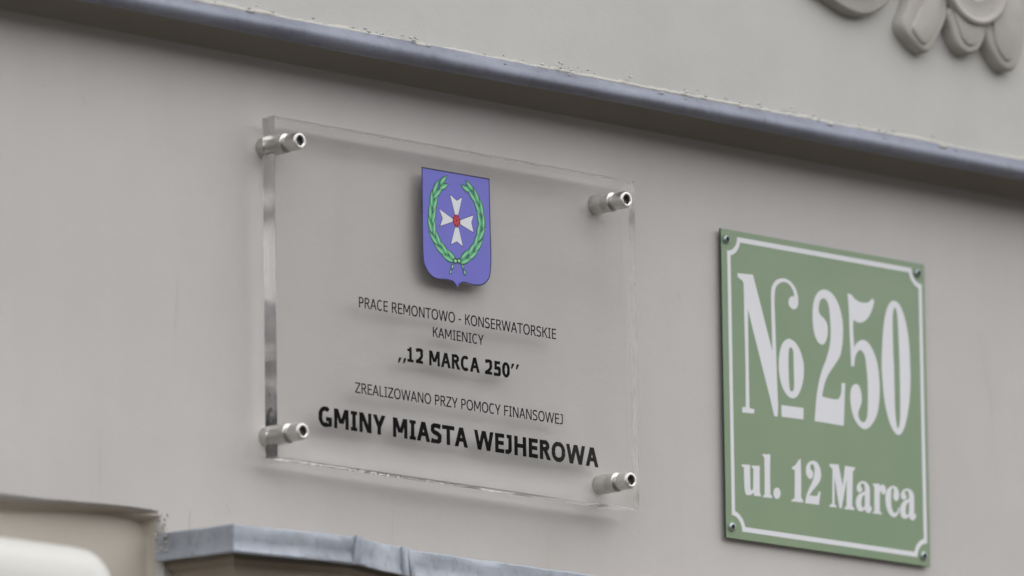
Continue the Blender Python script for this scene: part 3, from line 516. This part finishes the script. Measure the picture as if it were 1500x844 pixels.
# ------------------------------------------------------------------ stucco ornament, upper right
orn = bpy.data.objects.new('stucco_ornament', None); C.objects.link(orn); orn.parent = house
orn.location = Vector((.45, uy, .26)) - Vector(house.location)
OX, OZ = 50.3 + (.042 - CO) * 1170, 13.2 + (.042 - CO) * 300
def relief(name, pts, depth, bev, y0=None, n=6, steps=((0, -.15), (.78, .0), (.92, .3), (.97, .6), (1, 1))):
    """raised relief: outline (mm) at the wall, shrinking towards the raised face"""
    p = smooth_path([(x + OX, z + OZ, 0) for x, z in ([(x - 3.5, z - 2.5) for x, z in pts] if name == 'ribbon_fold' else pts)], True, n)
    N = len(p); area = sum(p[i].x * p[(i + 1) % N].y - p[(i + 1) % N].x * p[i].y for i in range(N))
    if area < 0: p = p[::-1]
    nr = []
    for i in range(N):
        t_ = (p[(i + 1) % N] - p[i - 1]).normalized(); nr.append(Vector((-t_.y, t_.x)))
    y0 = uy + .002 if y0 is None else y0
    bm = bmesh.new(); R_ = []
    for f_, s in steps:
        R_.append([bm.verts.new(((q.x + v.x * s * bev) * .001, y0 - f_ * depth, (q.y + v.y * s * bev) * .001)) for q, v in zip(p, nr)])
    for A, B in zip(R_, R_[1:]):
        for k in range(N): bm.faces.new((A[k], A[(k + 1) % N], B[(k + 1) % N], B[k]))
    bm.faces.new(R_[-1])
    o = link(name, bmfin(bm, name), orn, [M['orn']]); autosmooth(o, 40); return o
relief('scroll', [(233, 262), (243, 248), (262, 240.5), (281, 234.3), (297, 232.5), (311, 235.2), (322, 240.5), (331, 247), (338, 256), (342, 270), (336, 290), (315, 303), (280, 305), (245, 295), (232, 280)], .013, 3)
relief('scroll_rib', [(262, 258), (275, 250), (292, 247), (308, 249), (320, 257), (325, 272), (316, 286), (295, 292), (272, 288), (260, 274)], .018, 3)
relief('ribbon_tail', [(355, 275), (356, 256), (351, 244), (345.5, 233), (348, 226), (359.3, 218.5), (371, 213.5), (378, 216), (388, 228), (397.5, 243), (400, 258), (404, 275)], .013, 4)
relief('ribbon_fold', [(371, 275), (370, 255), (362, 240), (358, 232), (364, 225), (372, 221), (378, 225), (385, 233), (391, 245), (393, 258), (395, 275)], .0152, 2.5)
relief('tongue', [(398, 250), (402, 238), (408, 226), (416, 220.3), (427, 220), (437, 226), (443.4, 237.6), (445, 250), (430, 256), (412, 256)], .013, 3)
relief('tongue_face', [(406, 250), (409, 238), (414, 229), (421, 225), (428, 226), (434, 232), (438, 241), (438, 250), (425, 254)], .0148, 2)
relief('ribbon_tail', [(440, 262), (441, 246), (445, 232), (455, 219.5), (466, 212.5), (478, 215), (487.5, 230), (492.4, 250), (494, 275), (480, 290), (455, 285)], .013, 4)
relief('ribbon_fold', [(452, 262), (453, 246), (457, 232), (464, 224), (470, 221), (476, 224), (482, 235), (486, 250), (487, 270), (470, 280)], .0152, 2.5)
# rosette: a dished ring with a hollow centre
def ring_relief(name, cx_, cz_, prof, seg=96):
    bm = bmesh.new(); R_ = []
    for r_, d in prof:
        R_.append([bm.verts.new(((cx_ + r_ * cos(2 * pi * k / seg)) * .001, uy + .002 - d, (cz_ + r_ * sin(2 * pi * k / seg)) * .001)) for k in range(seg)])
    for A, B in zip(R_, R_[1:]):
        for k in range(seg): bm.faces.new((A[k], A[(k + 1) % seg], B[(k + 1) % seg], B[k]))
    bm.faces.new(R_[-1])
    o = link(name, bmfin(bm, name), orn, [M['orn']]); autosmooth(o, 40); return o
ring_relief('rosette', 429 + OX, 281 + OZ, [(39, 0), (39, .014), (38.3, .0175), (36.5, .0185), (34.5, .0178), (33.6, .0162), (31, .0155), (24, .0158), (20, .0165), (18.3, .0155), (17.8, .010), (17.4, .0022)])

# ------------------------------------------------------------------ cream casing, lower left
casing = empty('awning_casing', (-1.1, -.02, -.40), 'cream white rounded casing cut off by the bottom left corner of the photo', 'awning')
def casing_mesh():
    """long box with a softly rounded end and domed front"""
    bm = bmesh.new()
    x1, x0, zt, zb, yf, yb = -.588, -1.65, -.2682, -.44, -.20, -.10
    out = []
    prof = []
    r = .030
    for k in range(9): a = pi / 2 * k / 8; prof.append((x1 - r + r * sin(a), zt - .0 - r + r * cos(a)))
    for k in range(9): a = pi / 2 * k / 8; prof.append((x1 - r + r * cos(a), zb + r - r * sin(a)))
    prof.append((x0, zb)); prof.append((x0, zt))
    c_ = ((x0 + x1) / 2, (zt + zb) / 2)
    R_ = []
    for y, s in [(yb, 0), (yf + .05, 0), (yf + .03, .002), (yf + .014, .006), (yf + .005, .013), (yf + .001, .021), (yf - .0015, .032)]:
        ring = []
        for x, z in prof:
            dx = 1 if x > c_[0] else -1; dz = 1 if z > c_[1] else -1
            ring.append(bm.verts.new((x - dx * s, y, z - dz * s)))
        R_.append(ring)
    for A, B in zip(R_, R_[1:]):
        for j in range(len(A)): q = (j + 1) % len(A); bm.faces.new((A[j], A[q], B[q], B[j]))
    bm.faces.new(R_[0]); bm.faces.new(R_[-1])
    return bmfin(bm, 'casing')
o = link('casing_shell', casing_mesh(), casing, [M['cream']]); autosmooth(o, 40)
for x in (-.85, -1.55):
    bm = bmesh.new(); add_box(bm, x - .02, x + .02, -.105, .03, -.42, -.28, .002); link('wall_bracket', bmfin(bm, 'br'), casing, [M['steel']])

# ------------------------------------------------------------------ acrylic plaque
YF, TH = -.02258, .012
YB = YF + TH
plq = empty('acrylic_plaque', (-.08, 0, -.03), 'clear acrylic plaque with a blue coat of arms and black inscription on four steel standoffs', 'plaque')
bm = bmesh.new(); add_box(bm, -.26997, .11004, YF, YB, -.15565, .0903, .00015, 1); o = link('acrylic_panel', bmfin(bm, 'panel'), plq, [M['acrylic'], M['acrylic_edge']])
for p in o.data.polygons:
    if abs(p.normal.x) > .9 or p.normal.z > .9: p.material_index = 1
YP = YB - .0001
D_ = DATA['shield']
YT = YP                          # inscription: printed inside the back face
YP = YB + .00062                 # crest: stuck on behind the panel
arms = link('coat_of_arms', fill_curve([smooth_path(D_['shield'], True, 8)], YP, .04), plq, [M['navy']], origin=(-.0805, YP, -.02))
def offset_poly(p, d):
    N = len(p); area = sum(p[i].x * p[(i + 1) % N].y - p[(i + 1) % N].x * p[i].y for i in range(N)); sg = 1 if area > 0 else -1
    out = []
    for i in range(N):
        a = (p[i] - p[i - 1]); b_ = (p[(i + 1) % N] - p[i])
        if a.length < 1e-6 or b_.length < 1e-6: continue
        na = Vector((-a.y, a.x)).normalized() * sg; nb = Vector((-b_.y, b_.x)).normalized() * sg
        q = (na + nb); q = q / max(.3, q.length_squared / 2) if q.length else na
        out.append(p[i] + q * d)
    return out
shp = smooth_path(D_['shield'], True, 8)
link('shield_field', fill_curve([offset_poly(shp, 1.05)], YP - .00006, .04), arms, [M['blue']])
cross_o, cross_i = [], []
for k in ('arm_top', 'arm_left', 'arm_right', 'arm_bottom'):
    p = smooth_path(D_[k], True, 2); cross_o.append(p); cross_i.append(offset_poly(p, .42))
link('cross_outline', join_meshes([fill_curve([p], YP - .00012, .04) for p in cross_o]), arms, [M['navy']])
link('cross', join_meshes([fill_curve([p], YP - .00018, .04) for p in cross_i]), arms, [M['white']])
bx, bz = D_['boss'][0][:2]
def ell(cx_, cz_, rx, rz, n=24, ph=0): return [Vector((cx_ + rx * cos(2 * pi * k / n + ph), cz_ + rz * sin(2 * pi * k / n + ph))) for k in range(n)]
link('boss', fill_curve([ell(bx, bz, 4.1, 4.5)], YP - .00024, .04), arms, [M['red']])
pet = [fill_curve([ell(bx + 3.3 * cos(a), bz + 3.6 * sin(a), .75, .75, 8)], YP - .0003, .04) for a in [2 * pi * k / 8 + .3 for k in range(8)]] + [fill_curve([ell(bx, bz, .8, .8, 8)], YP - .0003, .04)]
link('boss_dots', join_meshes(pet), arms, [M['navy']])
# laurel wreath: overlapping leaves either side of two stems
def leaf(cx_, cz_, a, L, W, sc=1.0):
    pts = []
    for k in range(7): s = k / 6; pts.append((L * sc * (s - .5), W * sc * .5 * sin(pi * s ** .8)))
    for k in range(5, 0, -1): s = k / 6; pts.append((L * sc * (s - .5), -W * sc * .5 * sin(pi * s ** .8)))
    return [Vector((cx_ + x * cos(a) - z * sin(a), cz_ + x * sin(a) + z * cos(a))) for x, z in pts]
lo, li, lh = [], [], []
for key in ('stemL', 'stemR'):
    p = smooth_path([(x, z, 0) for x, z, _ in D_[key]], False, 8)
    L = [0]
    for a, b_ in zip(p, p[1:]): L.append(L[-1] + (b_ - a).length)
    def at(s):
        for i in range(len(p) - 1):
            if L[i + 1] >= s: k = (s - L[i]) / (L[i + 1] - L[i] + 1e-9); return p[i] + (p[i + 1] - p[i]) * k, math.atan2(*(p[i + 1] - p[i]).yx)
        return p[-1], math.atan2(*(p[-1] - p[-2]).yx)
    n = 8
    for i in range(n):
        c, a = at(L[-1] * (i + .55) / n)
        for sd_ in (-1, 1):
            nn = Vector((-sin(a), cos(a))) * sd_
            q = c + nn * 2.0 + Vector((cos(a), sin(a))) * (1.2 if sd_ > 0 else -1.0)
            an = a + sd_ * .16; LL = 13.6 if i < n - 1 else 11
            lo.append((q, an, LL + 1.4, 4.9)); li.append((q, an, LL - .4, 3.5)); lh.append((q + nn * .3, an, LL - 3.5, 1.15))
def leaves(lst, y): return join_meshes([fill_curve([leaf(q.x, q.y, a, l_, w_)], y - .0000015 * k, .02) for k, (q, a, l_, w_) in enumerate(lst)])
wr = link('wreath', leaves(lo, YP - .00012), arms, [M['dgreen']])
link('wreath_leaves', leaves(li, YP - .0002), arms, [M['lgreen']])
link('wreath_leaf_highlights', leaves(lh, YP - .00028), arms, [M['pgreen']])
b0, b1, b2, b3 = [Vector(q[:2]) for q in D_['bow']]
bo, bi = [], []
for q, rx, rz in ((b0, 2.6, 2.2), (b1, 2.6, 2.2)): bo.append(ell(q.x, q.y, rx, rz, 12)); bi.append(ell(q.x, q.y, 1.4, 1.1, 12))
for q, an in ((b2, 1.15), (b3, -1.15)):
    for d, s in ((2.2, 1), (-2.4, .85)):
        c = q + Vector((cos(an), sin(an))) * d
        bo.append(leaf(c.x, c.y, an, 5.6 * s, 3.2 * s)); bi.append(leaf(c.x, c.y, an, 3.6 * s, 1.5 * s))
link('bow', join_meshes([fill_curve([x], YP - .00034 - .000002 * k, .02) for k, x in enumerate(bo)]), arms, [M['dgreen']])
link('bow_ribbon', join_meshes([fill_curve([x], YP - .00040 - .000002 * k, .02) for k, x in enumerate(bi)]), arms, [M['pgreen']])
# inscription, printed in the back of the panel
for body, x0, z0, x1, cap, off in (
        ('PRACE REMONTOWO - KONSERWATORSKIE', -178.6, -37.0, 29.1, 7.75, .148),
        ('KAMIENICY', -102.0, -49.9, -48.4, 7.4, .148),
        ('\u201e12 MARCA 250\u201d', -138.9, -71.0, -10.9, 10.9, .24),
        ('ZREALIZOWANO PRZY POMOCY FINANSOWEJ', -183.6, -99.6, 35.0, 7.7, .148),
        ('GMINY MIASTA WEJHEROWA', -221.4, -127.5, 72.9, 14.3, .248)):
    link('inscription_line', text_mesh(body, x0, z0, x1, cap, YT, off), plq, [M['ink']], origin=((x0 + x1) / 2000, YT, z0 / 1000))
# standoffs
RX = (-.25974, .08438); RZ = (-.13817, .07117)
def standoff(x, z):
    barrel = link('standoff', lathe_y([(.0066, .0005, 0), (.0072, -.0003, 0), (.0072, YB + .0012, 0), (.0068, YB + .0002, 0)], x, z), plq, [M['steel']], origin=(x, 0, z)); autosmooth(barrel, 30)
    bolt = link('bolt', lathe_y([(.0069, YB + .0001, 0), (.0069, YF - .0001, 0)], x, z, 24), barrel, [M['steel']]); autosmooth(bolt, 30)
    f = YF - .0002
    cap_ = link('cap', lathe_y([(.0060, f, 0), (.0070, f, 0), (.0071, f - .0006, 0), (.0071, f - .0018, 0), (.0062, f - .0022, 0), (.0046, f - .0026, 0), (.0046, f - .0052, 0), (.0058, f - .0053, 0), (.0063, f - .0058, 0),
                                (.0063, f - .0140, 0), (.0061, f - .0148, 0), (.0056, f - .0154, 0), (.0044, f - .0156, 0), (.0039, f - .0152, 1), (.0038, f - .0149, 1), (.0038, f - .0118, 1), (.0012, f - .0108, 0)], x, z, 48), barrel, [M['steel']])
    autosmooth(cap_, 30)
    cap_.data.materials.append(M['steel_dark'])
    for p in cap_.data.polygons:
        c = p.center + Vector(cap_.location) * 0
        if math.hypot(c.x, c.z) < .0043 and c.y < f - .0085 and c.y > f - .0149: p.material_index = 1
for z in RZ[::-1]:
    for x in RX: standoff(x, z)

# ------------------------------------------------------------------ enamel house number sign
sx0, sx1, sz0, sz1 = .22602, .459, -.16277, .07138
FY = -.0040
sgn = empty('house_number_sign', ((sx0 + sx1) / 2, 0, (sz0 + sz1) / 2), 'green enamel sign with white frame line reading No 250 ul. 12 Marca', 'sign')
bm = bmesh.new(); nx, nz_ = 24, 24; F_, B_ = [], []
def bow_(u, v): return -.0012 * (1 - (2 * u - 1) ** 2) * (1 - (2 * v - 1) ** 2)
for j in range(nz_ + 1):
    F_.append([bm.verts.new((sx0 + (sx1 - sx0) * i / nx, FY, sz0 + (sz1 - sz0) * j / nz_)) for i in range(nx + 1)])
    B_.append([bm.verts.new((sx0 + (sx1 - sx0) * i / nx, FY + .0018, sz0 + (sz1 - sz0) * j / nz_)) for i in range(nx + 1)])
for g in (F_, B_):
    for A, Bq in zip(g, g[1:]):
        for i in range(nx): bm.faces.new((A[i], A[i + 1], Bq[i + 1], Bq[i]))
edge = [(0, i) for i in range(nx)] + [(j, nx) for j in range(nz_)] + [(nz_, i) for i in range(nx, 0, -1)] + [(j, 0) for j in range(nz_, 0, -1)]
ef = []
for k, (j, i) in enumerate(edge):
    j2, i2 = edge[(k + 1) % len(edge)]; ef.append(bm.faces.new((F_[j][i], F_[j2][i2], B_[j2][i2], B_[j][i])))
for q in ef: q.material_index = 1
o = link('enamel_plate', bmfin(bm, 'plate'), sgn, [M['enamel'], M['edge']])
# spacers behind the plate so that it sits just clear of the wall
X0, X1, Z0, Z1 = sx0 * 1000 + 6.6, sx1 * 1000 - 3.4, sz0 * 1000 + 6.0, sz1 * 1000 - 4.6
def frame_path(x0, x1, z0, z1, r):
    p = []
    for cx_, cz_, a0 in ((x0, z1, 0), (x0, z0, 90), (x1, z0, 180), (x1, z1, 270)):
        # concave quarter circles round each corner
        for k in range(13):
            a = radians(a0 - 90 * k / 12) if False else radians(a0 - 90 + 0) 
        pass
    def arc(cx_, cz_, a0, a1):
        return [Vector((cx_ + r * cos(radians(a0 + (a1 - a0) * k / 12)), cz_ + r * sin(radians(a0 + (a1 - a0) * k / 12)))) for k in range(13)]
    p += arc(x0, z1, 0, -90); p += arc(x0, z0, 90, 0); p += arc(x1, z0, 180, 90); p += arc(x1, z1, 270, 180)
    return p
tw = 3.7
def inset_frame(d, r):
    return frame_path(X0 + d, X1 - d, Z0 + d, Z1 - d, r)
outer = frame_path(X0, X1, Z0, Z1, 11.5)
inner = []
r_in = 11.5 + tw
def arc_in(cx_, cz_, sx, sz):
    # arc of radius r_in about the outer corner, clipped to the inset lines
    a_lo = math.asin(tw / r_in); a_hi = pi / 2 - a_lo
    return [Vector((cx_ + sx * r_in * cos(a_lo + (a_hi - a_lo) * k / 12), cz_ + sz * r_in * sin(a_lo + (a_hi - a_lo) * k / 12))) for k in range(13)]
inner += arc_in(X0, Z1, 1, -1); inner += arc_in(X0, Z0, 1, 1)[::-1]; inner += arc_in(X1, Z0, -1, 1); inner += arc_in(X1, Z1, -1, -1)[::-1]
link('frame_line', fill_curve([outer, inner], FY - .00005, .08), sgn, [M['signwhite']])
g = DATA['glyph']
def glyph_mesh(names): return join_meshes([fill_curve([smooth_path(p, True, 6) for p in g[k]], FY - .00005, .08) for k in names])
link('house_number', glyph_mesh(['N', 'o', 'bar', '2', '5', '0']), sgn, [M['signwhite']])
link('street_name', glyph_mesh(['u', 'l', 'dot', '1', 's2', 'M', 'a1', 'r', 'c', 'a2']), sgn, [M['signwhite']])
for i, (x, z) in enumerate(((.2312, .0636), (.4505, .0636), (.2318, -.1545), (.4505, -.1552))):
    sc = link('screw', lathe_y([(.0033, FY + .0002, 0), (.0035, FY - .0005, 0), (.0034, FY - .0012, 0), (.0028, FY - .0019, 0), (.0019, FY - .0022, 0), (.0016, FY - .0017, 1), (.0015, FY - .0010, 1)], x, z, 24), sgn, [M['washer'], M['recess_dark']], origin=(x, FY, z)); autosmooth(sc, 35)
    for p in sc.data.polygons:
        if math.hypot(p.center.x, p.center.z) < .0017 and p.center.y < 0: p.material_index = 1
